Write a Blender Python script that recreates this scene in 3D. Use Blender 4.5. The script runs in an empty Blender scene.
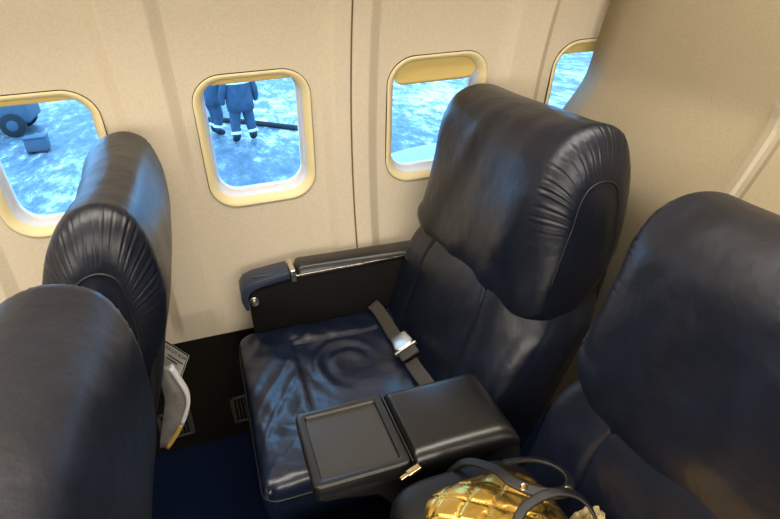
import bpy, bmesh, math, random
import numpy as np
from mathutils import Vector, Matrix, noise
random.seed(4)
S = bpy.context.scene
COL = S.collection
PI = math.pi

# ------------------------------------------------------------------ basics
def tag(o, label=None, cat=None, group=None, kind=None):
    if label: o['label'] = label
    if cat: o['category'] = cat
    if group: o['group'] = group
    if kind: o['kind'] = kind
    return o

def empty(name, loc=(0, 0, 0)):
    o = bpy.data.objects.new(name, None); COL.objects.link(o)
    o.location = loc; o.empty_display_size = .05
    return o

def link(name, me, mat, parent=None, smooth=True, world=None):
    """mesh vertices are given in scene coordinates; when parented, they are shifted to the parent's base"""
    o = bpy.data.objects.new(name, me); COL.objects.link(o)
    if mat is not None: me.materials.append(mat)
    if smooth:
        for p in me.polygons: p.use_smooth = True
    if parent is not None:
        off = parent_origin(parent)
        me.transform(Matrix.Translation(-off))
        o.parent = parent
    me.update()
    return o

def parent_origin(p):
    v = Vector((0, 0, 0))
    while p is not None:
        v += p.location; p = p.parent
    return v

def me_from(verts, faces):
    me = bpy.data.meshes.new('mesh')
    me.from_pydata([tuple(map(float, v)) for v in verts], [], faces)
    bm = bmesh.new(); bm.from_mesh(me)
    bmesh.ops.remove_doubles(bm, verts=bm.verts, dist=1e-6)
    bmesh.ops.recalc_face_normals(bm, faces=bm.faces)
    bm.to_mesh(me); bm.free()
    return me

class MB:
    def __init__(s): s.bm = bmesh.new()
    def box(s, x0, x1, y0, y1, z0, z1, bev=0.0, seg=3, M=None):
        b = bmesh.new()
        bmesh.ops.create_cube(b, size=1)
        for v in b.verts:
            v.co = Vector(((x0+x1)/2+v.co.x*(x1-x0), (y0+y1)/2+v.co.y*(y1-y0), (z0+z1)/2+v.co.z*(z1-z0)))
        if bev: bmesh.ops.bevel(b, geom=b.edges[:], offset=bev, segments=seg, profile=.5, affect='EDGES', clamp_overlap=True)
        s._add(b, M); return s
    def _add(s, b, M=None):
        if M is not None: bmesh.ops.transform(b, matrix=M, verts=b.verts)
        me = bpy.data.meshes.new('t'); b.to_mesh(me); b.free()
        s.bm.from_mesh(me); bpy.data.meshes.remove(me)
    def cyl(s, p, q, r, n=24, r2=None, bev=0.0):
        p = Vector(p); q = Vector(q); d = q-p
        b = bmesh.new()
        bmesh.ops.create_cone(b, cap_ends=True, segments=n, radius1=r, radius2=r if r2 is None else r2, depth=d.length)
        if bev: bmesh.ops.bevel(b, geom=[e for e in b.edges if abs(e.verts[0].co.z-e.verts[1].co.z) < 1e-6], offset=bev, segments=2, profile=.5, affect='EDGES')
        M = Matrix.Translation((p+q)/2) @ Vector((0, 0, 1)).rotation_difference(d.normalized()).to_matrix().to_4x4()
        s._add(b, M); return s
    def ball(s, c, r, sc=(1, 1, 1), n=20, M=None):
        b = bmesh.new(); bmesh.ops.create_uvsphere(b, u_segments=n, v_segments=n*2//3, radius=r)
        for v in b.verts: v.co = Vector((v.co.x*sc[0], v.co.y*sc[1], v.co.z*sc[2]))
        M2 = Matrix.Translation(c)
        s._add(b, M2 if M is None else M2 @ M); return s
    def prism(s, pts, y0, y1, bev=0.0, seg=2):
        """outline in (x,z) extruded along y"""
        b = bmesh.new()
        a = [b.verts.new((x, y0, z)) for x, z in pts]; c = [b.verts.new((x, y1, z)) for x, z in pts]
        b.faces.new(a); b.faces.new(c[::-1]); n = len(pts)
        for i in range(n): b.faces.new((a[i], c[i], c[(i+1) % n], a[(i+1) % n]))
        bmesh.ops.recalc_face_normals(b, faces=b.faces)
        if bev: bmesh.ops.bevel(b, geom=b.edges[:], offset=bev, segments=seg, profile=.5, affect='EDGES', clamp_overlap=True)
        s._add(b); return s
    def raw(s, verts, faces):
        me = bpy.data.meshes.new('t'); me.from_pydata([tuple(map(float, v)) for v in verts], [], faces)
        s.bm.from_mesh(me); bpy.data.meshes.remove(me); return s
    def build(s, name, mat, parent=None, smooth=True):
        bmesh.ops.recalc_face_normals(s.bm, faces=s.bm.faces)
        me = bpy.data.meshes.new(name); s.bm.to_mesh(me); s.bm.free()
        o = link(name, me, mat, parent, smooth)
        if smooth:
            try: me.set_sharp_from_angle(angle=math.radians(40))
            except Exception: pass
        return o

def spline(pts, n, closed=False):
    P = [Vector(p) for p in pts]; m = len(P)
    fine = []
    segs = m if closed else m-1
    for i in range(segs):
        if closed: a, b, c, d = P[(i-1) % m], P[i], P[(i+1) % m], P[(i+2) % m]
        else: a, b, c, d = P[max(i-1, 0)], P[i], P[i+1], P[min(i+2, m-1)]
        for k in range(24):
            t = k/24
            fine.append(.5*((2*b)+(c-a)*t+(2*a-5*b+4*c-d)*t*t+(3*b-a-3*c+d)*t**3))
    fine.append(P[0].copy() if closed else P[-1].copy())
    L = [0]
    for i in range(1, len(fine)): L.append(L[-1]+(fine[i]-fine[i-1]).length)
    out = []; j = 0
    N = n if closed else n-1
    for k in range(n):
        t = L[-1]*k/N
        while j < len(L)-2 and L[j+1] < t: j += 1
        f = (t-L[j])/max(L[j+1]-L[j], 1e-9)
        out.append(fine[j].lerp(fine[j+1], f))
    return out

def tube_data(path, r, n=10, closed=False, flat=None, up=None):
    """tube along a list of points; flat=(w,t) makes a flat strap, w measured along `up`-independent side vector"""
    P = [Vector(p) for p in path]; m = len(P); V = []; F = []
    prev = None
    for i in range(m):
        if closed: T = (P[(i+1) % m]-P[(i-1) % m]).normalized()
        else: T = (P[min(i+1, m-1)]-P[max(i-1, 0)]).normalized()
        if prev is None:
            ref = Vector(up[0] if isinstance(up, list) else up) if up is not None else (Vector((0, 0, 1)) if abs(T.z) < .9 else Vector((1, 0, 0)))
        else: ref = prev
        if isinstance(up, list): ref = Vector(up[i])
        N = (ref-T*ref.dot(T)).normalized(); B = T.cross(N); prev = N
        for k in range(n):
            a = 2*PI*k/n
            if flat:
                ca, sa = math.cos(a), math.sin(a)
                e = .35
                cx = math.copysign(abs(ca)**e, ca)*flat[0]/2; cy = math.copysign(abs(sa)**e, sa)*flat[1]/2
                V.append(P[i]+B*cx+N*cy)
            else: V.append(P[i]+(B*math.cos(a)+N*math.sin(a))*(r[i] if isinstance(r, list) else r))
    R = m if closed else m-1
    for i in range(R):
        for k in range(n):
            a = i*n+k; b = i*n+(k+1) % n; c = ((i+1) % m)*n+(k+1) % n; d = ((i+1) % m)*n+k
            F.append((a, b, c, d))
    if not closed:
        F.append(tuple(range(n))); F.append(tuple(range((m-1)*n, m*n)))
    return V, F

def nz(x, y, z, s=1.0): return noise.noise(Vector((x*s, y*s, z*s)))

def pillow(prof, y0, y1, r, N=120, M=60, disp=None, dscale=None, shift=None, zk=1.0):
    """closed (x,z) outline swept along y with rounded ends; returns verts, faces and ring getter"""
    Q = spline([(x, 0, z) for x, z in prof], N, True)
    nrm = []
    area = sum(Q[i].x*Q[(i+1) % N].z-Q[(i+1) % N].x*Q[i].z for i in range(N))
    sg = 1 if area > 0 else -1
    for i in range(N):
        t = Q[(i+1) % N]-Q[(i-1) % N]; n = Vector((t.z, 0, -t.x))*sg; nrm.append(n.normalized())
    # smooth normals
    for _ in range(6):
        nrm = [(nrm[i-1]+nrm[i]*2+nrm[(i+1) % N]).normalized() for i in range(N)]
    cen = sum(Q, Vector())/N
    zm = (max(q.z for q in Q)+min(q.z for q in Q))/2; hz = (max(q.z for q in Q)-min(q.z for q in Q))/2
    sl = sum((q.z-cen.z)*(q.x-cen.x) for q in Q)/sum((q.z-cen.z)**2 for q in Q)
    ht = max(abs(q.x-cen.x-sl*(q.z-cen.z)) for q in Q)
    def inset(q, d):
        if dscale: d = d*dscale(q)
        z = zm+(q.z-zm)*(1-(zk if q.z > zm else 1)*d/hz)
        x = cen.x+sl*(z-cen.z)+(q.x-cen.x-sl*(q.z-cen.z))*(1-min(.9, d/ht))
        return Vector((x, 0, z))
    ys = []
    K = 10
    for k in range(K+1):
        t = 1-k/K; a = t*PI/2*.999
        ys.append((y0+(y1-y0)/abs(y1-y0)*r*(1-math.sin(a)), r*(1-math.cos(a)), t))
    mid = []
    s = (y1-y0)/abs(y1-y0)
    a0, a1 = y0+s*r, y1-s*r
    for k in range(1, M): mid.append((a0+(a1-a0)*k/M, 0.0, 0.0))
    end = [(y1-(y-y0), d, t) for y, d, t in ys[::-1]]
    secs = ys+mid+end
    V = []; F = []
    def ring(y, d, t, k=0.0, bulge=0.0):
        out = []
        for i in range(N):
            p = inset(Q[i], d)
            p = p.lerp(cen, k)
            off = disp(i/N, p, y, t, nrm[i]) if (disp and k == 0) else 0.0
            q = Vector((p.x, y+bulge, p.z))+nrm[i]*off
            if shift: q = shift(q)
            out.append(q)
        return out
    sg2 = 1 if y1 > y0 else -1
    rings = []
    for k in (.8, .6, .4, .2, .08): rings.append(ring(y0, r, 1, k, -sg2*.006*math.sin(min(1, k*1.6)*PI/2)))
    for y, d, t in secs: rings.append(ring(y, d, t))
    for k in (.08, .2, .4, .6, .8): rings.append(ring(y1, r, 1, k, sg2*.006*math.sin(min(1, k*1.6)*PI/2)))
    for R in rings: V += R
    nr = len(rings)
    for j in range(nr-1):
        for i in range(N):
            F.append((j*N+i, j*N+(i+1) % N, (j+1)*N+(i+1) % N, (j+1)*N+i))
    F.append(tuple(range(N))); F.append(tuple(range((nr-1)*N, nr*N)))
    return V, F, Q, inset, cen

# ------------------------------------------------------------------ materials
def lin(c): return tuple(((x/12.92) if x <= .04045 else ((x+.055)/1.055)**2.4) for x in c)+(1,)
def mat(name, col, rough=.5, metal=0.0, bump=None, spec=.5, coat=0.0, var=None, emit=None):
    m = bpy.data.materials.new(name); m.use_nodes = True
    nt = m.node_tree; b = nt.nodes['Principled BSDF']
    b.inputs['Base Color'].default_value = (*col, 1); b.inputs['Roughness'].default_value = rough
    b.inputs['Metallic'].default_value = metal; b.inputs['Specular IOR Level'].default_value = spec
    b.inputs['Coat Weight'].default_value = coat
    if emit: b.inputs['Emission Color'].default_value = (*emit[0], 1); b.inputs['Emission Strength'].default_value = emit[1]
    tc = nt.nodes.new('ShaderNodeTexCoord')
    if var:   # (scale, amount) subtle procedural colour variation
        n = nt.nodes.new('ShaderNodeTexNoise'); n.inputs['Scale'].default_value = var[0]; n.inputs['Detail'].default_value = 5
        nt.links.new(tc.outputs['Object'], n.inputs['Vector'])
        r = nt.nodes.new('ShaderNodeValToRGB')
        a = var[1]
        r.color_ramp.elements[0].position = .3; r.color_ramp.elements[1].position = .7
        r.color_ramp.elements[0].color = (*[c*(1-a) for c in col], 1); r.color_ramp.elements[1].color = (*[min(1, c*(1+a)) for c in col], 1)
        nt.links.new(n.outputs['Fac'], r.inputs['Fac']); nt.links.new(r.outputs['Color'], b.inputs['Base Color'])
    prev = None
    for sc, st, dist in (bump or []):
        n = nt.nodes.new('ShaderNodeTexNoise'); n.inputs['Scale'].default_value = sc; n.inputs['Detail'].default_value = 4
        nt.links.new(tc.outputs['Object'], n.inputs['Vector'])
        bp = nt.nodes.new('ShaderNodeBump'); bp.inputs['Strength'].default_value = st; bp.inputs['Distance'].default_value = dist
        nt.links.new(n.outputs['Fac'], bp.inputs['Height'])
        if prev: nt.links.new(prev.outputs['Normal'], bp.inputs['Normal'])
        prev = bp
    if prev: nt.links.new(prev.outputs['Normal'], b.inputs['Normal'])
    return m

M = {}
M['leather'] = mat('navy_leather', (.0040, .0064, .0150), .37, bump=[(9, .5, .012), (420, .25, .0006)], spec=.5, var=(14, .3))
M['leather_seat'] = mat('window_lit_navy_leather', (.006, .011, .028), .31, bump=[(12, .55, .010), (420, .25, .0006)], spec=.65, var=(10, .3))  # bluer base than the other leather: window light put into the colour
M['pad'] = mat('black_pad_leather', (.006, .006, .0065), .31, bump=[(300, .25, .0006)], spec=.6)
M['piping'] = mat('navy_piping', (.004, .005, .008), .5, bump=[(500, .3, .0005)])
M['shell'] = mat('black_shell_plastic', (.006, .006, .007), .55, bump=[(300, .15, .0004)])
M['armbody'] = mat('black_textured_panel', (.004, .0035, .003), .75, bump=[(260, .4, .0008)], spec=.2)
M['navyplastic'] = mat('navy_plastic', (.022, .032, .065), .45, bump=[(300, .1, .0004)])
M['tray'] = mat('dark_grey_tray_plastic', (.012, .0115, .011), .32, bump=[(350, .12, .0003)], var=(60, .15))
M['trayin'] = mat('grey_tray_inlay', (.028, .026, .022), .42, bump=[(350, .15, .0003)], var=(120, .12))
M['chrome'] = mat('polished_steel', (.72, .66, .56), .22, 1.0)
M['buckle'] = mat('brushed_steel', (.78, .74, .66), .34, 1.0, bump=[(200, .1, .0003)])
M['web'] = mat('grey_brown_webbing', (.045, .039, .034), .75, bump=[(600, .6, .0008)], var=(90, .25))
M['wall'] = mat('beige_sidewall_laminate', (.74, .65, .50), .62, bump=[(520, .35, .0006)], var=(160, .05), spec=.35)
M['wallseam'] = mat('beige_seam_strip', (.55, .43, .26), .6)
M['partition'] = mat('shaded_beige_laminate', (.33, .275, .18), .66, bump=[(420, .35, .0008)], var=(240, .09), spec=.3)  # same laminate as the sidewall, with shade and window blue in its colour
M['seamgap'] = mat('brown_panel_seam', (.16, .11, .05), .8)
M['bezel'] = mat('cream_window_bezel', (.90, .78, .45), .42, bump=[(300, .1, .0003)])
M['gap'] = mat('dark_gap', (.03, .025, .02), .8)
M['reveal'] = mat('white_window_reveal', (.74, .74, .76), .38)
M['shade'] = mat('golden_window_shade', (.78, .60, .22), .5, bump=[(200, .1, .0004)])
M['kick'] = mat('black_kick_panel', (.010, .0075, .005), .8, bump=[(350, .5, .001)], spec=.2)
M['vent'] = mat('dark_vent_metal', (.075, .07, .06), .45)
M['carpet'] = mat('navy_carpet', (.006, .016, .055), .95, bump=[(600, .9, .003)], var=(420, .6), spec=.1)
M['floor'] = M['carpet']
M['ceil'] = mat('cream_ceiling_panel', (.70, .62, .48), .7)
M['rail'] = mat('warm_grey_rail', (.31, .265, .185), .38, bump=[(200, .1, .0003)])
M['gold'] = mat('gold_metallic_leather', (.83, .55, .14), .27, 1.0, bump=[(28, .35, .006), (300, .15, .0005)])
M['bagblack'] = mat('black_bag_leather', (.004, .004, .0045), .45, bump=[(40, .3, .003), (500, .3, .0005)], spec=.35)
M['goldmetal'] = mat('pale_gold_rivet', (.85, .68, .38), .2, 1.0)
M['scarf'] = mat('cream_knit_cloth', (.42, .33, .16), .85, bump=[(90, .8, .004)], var=(60, .4))
M['paper'] = mat('white_card', (.62, .60, .54), .6)
M['ink'] = mat('black_print', (.02, .02, .025), .6)
M['pages'] = mat('white_page_edge', (.80, .80, .82), .5)
M['yellow'] = mat('yellow_cover', (.62, .40, .10), .5)
M['cover'] = mat('grey_magazine_cover', (.24, .23, .22), .4, var=(30, .35))
M['workwear'] = mat('dark_blue_workwear', (.04, .07, .11), .9, bump=[(8, .5, .02)], var=(6, .25))
M['reflective'] = mat('silver_reflective_band', (.85, .88, .9), .5)
M['skin'] = mat('skin', (.45, .27, .2), .6)
M['hair'] = mat('dark_knit_hat', (.02, .02, .025), .9)
M['rubber'] = mat('black_rubber', (.015, .016, .018), .8)
M['engine'] = mat('white_nacelle_paint', (.36, .39, .40), .4)
M['lip'] = mat('polished_inlet_lip', (.35, .38, .40), .45, 0.0)
M['vehicle'] = mat('dark_blue_vehicle_paint', (.05, .08, .11), .6)
M['redlamp'] = mat('red_marker_lamp', (.6, .03, .03), .4, emit=((1, .05, .08), 1.5))
M['lampglow'] = mat('warm_ceiling_lamp', (1, .9, .7), .5, emit=((1, .80, .50), 2.5))

def glass_mat():
    m = bpy.data.materials.new('window_pane'); m.use_nodes = True; nt = m.node_tree
    nt.nodes.remove(nt.nodes['Principled BSDF']); out = nt.nodes['Material Output']
    t = nt.nodes.new('ShaderNodeBsdfTransparent'); t.inputs[0].default_value = (.90, .96, 1, 1)
    g = nt.nodes.new('ShaderNodeBsdfGlossy'); g.inputs['Roughness'].default_value = .03
    f = nt.nodes.new('ShaderNodeFresnel'); f.inputs[0].default_value = 1.45
    n = nt.nodes.new('ShaderNodeTexNoise'); n.inputs['Scale'].default_value = 40; n.inputs['Detail'].default_value = 6
    mx = nt.nodes.new('ShaderNodeMixShader')
    nt.links.new(f.outputs[0], mx.inputs[0]); nt.links.new(t.outputs[0], mx.inputs[1]); nt.links.new(g.outputs[0], mx.inputs[2])
    nt.links.new(mx.outputs[0], out.inputs[0]); return m
M['glass'] = glass_mat()

def apron_mat():
    m = bpy.data.materials.new('icy_apron'); m.use_nodes = True; nt = m.node_tree; b = nt.nodes['Principled BSDF']
    tc = nt.nodes.new('ShaderNodeTexCoord')
    mp = nt.nodes.new('ShaderNodeMapping'); mp.inputs['Scale'].default_value = (1.0, .42, 1); mp.inputs['Rotation'].default_value = (0, 0, .35)
    nt.links.new(tc.outputs['Object'], mp.inputs['Vector'])
    n = nt.nodes.new('ShaderNodeTexNoise'); n.inputs['Scale'].default_value = 3.2; n.inputs['Detail'].default_value = 12; n.inputs['Roughness'].default_value = .80; n.inputs['Distortion'].default_value = .25
    n2 = nt.nodes.new('ShaderNodeTexNoise'); n2.inputs['Scale'].default_value = .35; n2.inputs['Detail'].default_value = 2
    nt.links.new(mp.outputs[0], n.inputs['Vector']); nt.links.new(mp.outputs[0], n2.inputs['Vector'])
    ad = nt.nodes.new('ShaderNodeMath'); ad.operation = 'MULTIPLY_ADD'; ad.inputs[1].default_value = .5
    nt.links.new(n2.outputs['Fac'], ad.inputs[0]); nt.links.new(n.outputs['Fac'], ad.inputs[2])
    r = nt.nodes.new('ShaderNodeValToRGB'); cr = r.color_ramp
    cr.elements[0].position = .60; cr.elements[0].color = (.055, .08, .10, 1)
    cr.elements[1].position = .86; cr.elements[1].color = (.80, .80, .80, 1)
    e = cr.elements.new(.70); e.color = (.10, .13, .155, 1)
    e = cr.elements.new(.77); e.color = (.20, .23, .25, 1)
    nt.links.new(ad.outputs[0], r.inputs['Fac']); nt.links.new(r.outputs['Color'], b.inputs['Base Color'])
    b.inputs['Roughness'].default_value = .55
    return m
M['apron'] = apron_mat()

# ------------------------------------------------------------------ the cabin side wall (curved like the fuselage)
R = 1.77; ZC = .6
def W(x, s, d=0.0):
    """x along the cabin, s arc length above z=.6, d outward"""
    a = s/R
    return Vector((x, -R+(R+d)*math.cos(a), ZC+(R+d)*math.sin(a)))
def s_of(z): return R*math.asin((z-ZC)/R)
SC = s_of(1.0)
PITCH = .508
WIN = [-1.016, -.508, 0.0, .508, 1.016]
HW, HH = .148, .192

def rib(x):
    """inward relief of the panel at x: raised ribs between the windows"""
    u = (x-.254) % PITCH
    if u > PITCH/2: u -= PITCH
    a = abs(u)
    h = .0
    if a < .048: h = .024
    elif a < .078: h = .024*(1-(a-.048)/.030)
    if abs(x-.254) < .0026 or abs(x-1.27) < .0026 or abs(x+.762) < .0026: h -= .011
    return h
def inhole(u, v):
    u, v = abs(u), abs(v)
    if u > .142 or v > .186: return False
    a, b = u-.072, v-.116
    return not (a > 0 and b > 0 and math.hypot(a, b) > .070)
def wall_mesh(x0, x1, s0, s1):
    xs = set()
    x = x0
    while x < x1+1e-6: xs.add(round(x, 4)); x += .008
    for k in range(-6, 8):
        c = .254+k*PITCH
        for d in (.048, .0785, .063): xs.add(round(c-d, 4)); xs.add(round(c+d, 4))
        for d in (.0024, .0040): xs.add(round(c-d, 4)); xs.add(round(c+d, 4))
        xs.add(round(c, 4))
    xs = sorted(v for v in xs if x0 <= v <= x1)
    # openings
    ss = list(np.arange(s0, s1, .008))+[s1]
    V = []; F = []; nx = len(xs)
    for s in ss:
        for x in xs: V.append(W(x, s, -rib(x)*min(1, max(0, (s-s0)/.10))))
    for j in range(len(ss)-1):
        for i in range(nx-1):
            cx = (xs[i]+xs[i+1])/2; cs = (ss[j]+ss[j+1])/2
            if any(inhole(cx-w, cs-SC) for w in WIN): continue
            F.append((j*nx+i, j*nx+i+1, (j+1)*nx+i+1, (j+1)*nx+i))
    return me_from(V, F)
X0, X1 = -2.0, 2.0
wall = link('wall_right', wall_mesh(X0, X1, s_of(.405), s_of(1.62)), M['wall'])
tag(wall, kind='structure')
# lower edge return of the wall panel
V = []; F = []
for i, x in enumerate(np.linspace(X0, X1, 60)):
    V += [W(x, s_of(.405), 0), W(x, s_of(.405), .03)]
for i in range(59): F.append((2*i, 2*i+1, 2*i+3, 2*i+2))
o = link('trim_1', me_from(V, F), M['wall']); tag(o, kind='structure')

V = []; F = []
for c_ in (-.762, .254, 1.27):
    b0 = len(V)
    sl_ = np.linspace(s_of(.405), s_of(1.62), 60)
    for q_ in sl_:
        dq = -.0170*min(1, max(0, (q_-s_of(.405))/.10)); V += [W(c_-.0022, q_, dq), W(c_+.0022, q_, dq)]
    for i in range(59): F.append((b0+2*i, b0+2*i+1, b0+2*i+3, b0+2*i+2))
o = link('trim_3', me_from(V, F), M['seamgap']); tag(o, kind='structure')

# windows
def rrect(hw, hh, r, n=12):
    out = []
    for cx, cy, a0 in ((hw-r, hh-r, 0), (-hw+r, hh-r, PI/2), (-hw+r, -hh+r, PI), (hw-r, -hh+r, 1.5*PI)):
        for k in range(n+1):
            a = a0+PI/2*k/n; out.append((cx+r*math.cos(a), cy+r*math.sin(a)))
    return out
def loops_mesh(cx, loops, close_last=False):
    V = []; F = []; n = None
    for hw, hh, r, d in loops:
        L = rrect(hw, hh, r); n = len(L)
        V += [W(cx+u, SC+v, d) for u, v in L]
    for j in range(len(loops)-1):
        for i in range(n): F.append((j*n+i, j*n+(i+1) % n, (j+1)*n+(i+1) % n, (j+1)*n+i))
    if close_last: F.append(tuple(range((len(loops)-1)*n, len(loops)*n)))
    return V, F
def make_window(k, cx, drop, rounded):
    t = empty('window_%d' % k, W(cx, SC)); tag(t, kind='structure')
    V, F = loops_mesh(cx, [(HW+.0014, HH+.0014, .0775, .004), (HW+.0014, HH+.0014, .0775, -.0028), (HW-.002, HH-.002, .0745, -.0032)])
    link('bezel_gap', me_from(V, F), M['gap'], t)
    V, F = loops_mesh(cx, [(HW, HH, .076, .003), (HW, HH, .076, -.005), (HW-.002, HH-.002, .0745, -.0062), (HW-.006, HH-.006, .072, -.0060),
                           (HW-.012, HH-.012, .068, -.0015), (HW-.018, HH-.018, .064, .006), (HW-.0205, HH-.0205, .062, .010), (HW-.0212, HH-.0212, .061, .018)])
    link('window_frame', me_from(V, F), M['bezel'], t)
    V, F = loops_mesh(cx, [(HW-.0212, HH-.0212, .061, .016), (HW-.0225, HH-.0225, .060, .030), (HW-.0245, HH-.0245, .058, .042), (HW-.029, HH-.029, .055, .046), (HW-.030, HH-.030, .054, .062)])
    link('window_reveal', me_from(V, F), M['reveal'], t)
    V, F = loops_mesh(cx, [(HW-.0285, HH-.0285, .055, .050)], True)
    link('pane', me_from(V, F), M['glass'], t, smooth=False)
    # sliding shade, lowered by `drop` from the top of the opening
    hw = HW-.0225; top = SC+HH-.022; n = 16
    V = []; F = []
    rc = .035 if rounded else .004
    for dd in (.024, .029):
        for i in range(33):
            u = -1+2*i/32; x = hw*u
            e = hw-abs(x); low = top-drop
            if e < rc: low += rc-math.sqrt(max(0, rc*rc-(rc-e)**2))
            ct = max(0, .058-e); tp = top-(.058-math.sqrt(max(0, .058**2-ct*ct)))*.9 if e < .058 else top
            tp = max(tp, low+.001)
            for j in range(9): V.append(W(cx+x, low+(tp-low)*j/8, dd+(-.003 if (rounded and j == 0) else 0)))
    for l in range(2):
        for i in range(32):
            for j in range(8):
                a = l*297+i*9+j; F.append((a, a+1, a+10, a+9))
    for i in range(32): F.append((i*9, i*9+9, 297+i*9+9, 297+i*9))
    link('shade', me_from(V, F), M['shade'], t)
    return t
for k, (cx, dr, rd) in enumerate([(WIN[1], .017, False), (WIN[2], .017, False), (WIN[3], .070, True), (WIN[4], .030, False), (WIN[0], .017, False)]):
    make_window(k+1, cx, dr, rd)

# kick panel, floor, ceiling and the rest of the room
m = MB(); m.box(X0, X1, -.013, .09, 0, .405); o = m.build('baseboard_right', M['kick'], smooth=False); tag(o, kind='structure')
m = MB(); m.box(X0, X1, -3.3, .0, -.06, 0); o = m.build('floor', M['carpet'], smooth=False); tag(o, kind='structure')
m = MB(); m.box(X0, X1, -3.3, -.2, 2.1, 2.14); o = m.build('ceiling', M['ceil'], smooth=False); tag(o, kind='structure')
# slanted locker underside joins the side wall to the ceiling
V = []; F = []
q = W(0, s_of(1.62)); pr = [(q.y, q.z), (-.42, 1.61), (-.60, 1.62), (-.66, 1.80), (-.62, 2.1)]
for x in (X0, X1):
    for y, z in pr: V.append((x, y, z))
for i in range(4): F.append((i, i+1, i+6, i+5))
o = link('trim_2', me_from(V, F), M['ceil'], smooth=False); tag(o, kind='structure')
m = MB(); m.box(X0-.04, X0, -3.3, .05, -.06, 2.14); o = m.build('wall_front', M['ceil'], smooth=False); tag(o, kind='structure')
m = MB(); m.box(X1, X1+.04, -3.3, .05, -.06, 2.14); o = m.build('wall_back', M['ceil'], smooth=False); tag(o, kind='structure')
m = MB(); m.box(X0, X1, -3.34, -3.3, -.06, 2.14); o = m.build('wall_left', M['ceil'], smooth=False); tag(o, kind='structure')

# vents in the kick panel
def vent(x0, label):
    t = empty('floor_vent', (x0+.05, -.014, .05)); tag(t, label, 'vent', 'vents in the black kick panel')
    m = MB(); x1 = x0+.105; z0, z1 = .055, .16
    m.box(x0, x1, -.021, -.013, z0, z0+.008, .002); m.box(x0, x1, -.021, -.013, z1-.008, z1, .002)
    m.box(x0, x0+.012, -.021, -.013, z0, z1, .002); m.box(x1-.012, x1, -.021, -.013, z0, z1, .002)
    m.build('vent_frame', M['vent'], t)
    m = MB()
    for i in range(7):
        xx = x0+.018+i*.0115
        m.box(xx, xx+.005, -.019, -.013, z0+.012, z1-.012, .0015)
    m.build('grille', M['vent'], t)
vent(-.445, 'black slotted vent low on the wall beside the magazine pocket')
vent(-.215, 'black slotted vent low on the wall just in front of the window seat cushion')

# ------------------------------------------------------------------ seats
def headrest_disp(yc, hw):
    def f(u, p, y, t, n):
        o = .005*nz(p.x*3, y*3.2, p.z*3+yc, 1.6)
        # soft vertical folds on the front face
        o += min(1, max(0, (-n.x-.05)/.6))*(.009*nz(p.z*2.2+yc*3, y*6+p.z*3, .3, 1.3)+.003*nz(p.z*6, y*16+p.z*8, yc, 1))
        # gathered pleats round both ends
        e = abs(y-yc)/hw
        if p.z > .88:
            wgt = max(0, min(1, (e-.83-.07*nz(u*30, yc, 2))/.10))*max(0, 1-max(0, (e-.985)/.015))
            k = min(1, (p.z-.88)/.10)
            ph = u*2*PI*66+3.5*nz(u*14, yc, 1.0)
            am = .55+.9*abs(nz(u*22, 7, yc))
            o += wgt*k*am*(.0028*(abs(math.sin(ph/2))-.6)+.0008*math.sin(ph*1.63+1))
        return o
    return f

HEAD = [(.408, .700), (.402, .725), (.405, .77), (.416, .83), (.430, .905), (.446, .985), (.466, 1.050), (.505, 1.097), (.575, 1.112), (.646, 1.090), (.676, 1.030), (.682, .955), (.677, .895), (.660, .83), (.617, .76), (.54, .70), (.45, .680)]
BACK = [(.285, .43), (.310, .50), (.342, .58), (.372, .66), (.412, .74), (.46, .82), (.50, .90), (.60, .92), (.640, .89), (.640, .82), (.624, .74), (.592, .65), (.551, .56), (.514, .48), (.468, .40), (.41, .365), (.33, .375)]

def back_disp(yc):
    def f(u, p, y, t, n):
        o = .003*nz(p.x*4, y*5, p.z*4, 1.5)
        dy = y-yc
        if n.x < -.3:
            # seams and the soft channel each side of the centre panel
            for c in (-.165, .165):
                o -= .006*math.exp(-((dy-c)/.005)**2)
                o += .004*math.exp(-((dy-c*1.28)/.05)**2)
            o += .004*nz(y*5+p.z*3, p.z*12, 4+yc, 1)
            o += .0035*nz(y*9, p.z*3, yc, 1)
        return o
    return f

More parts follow.
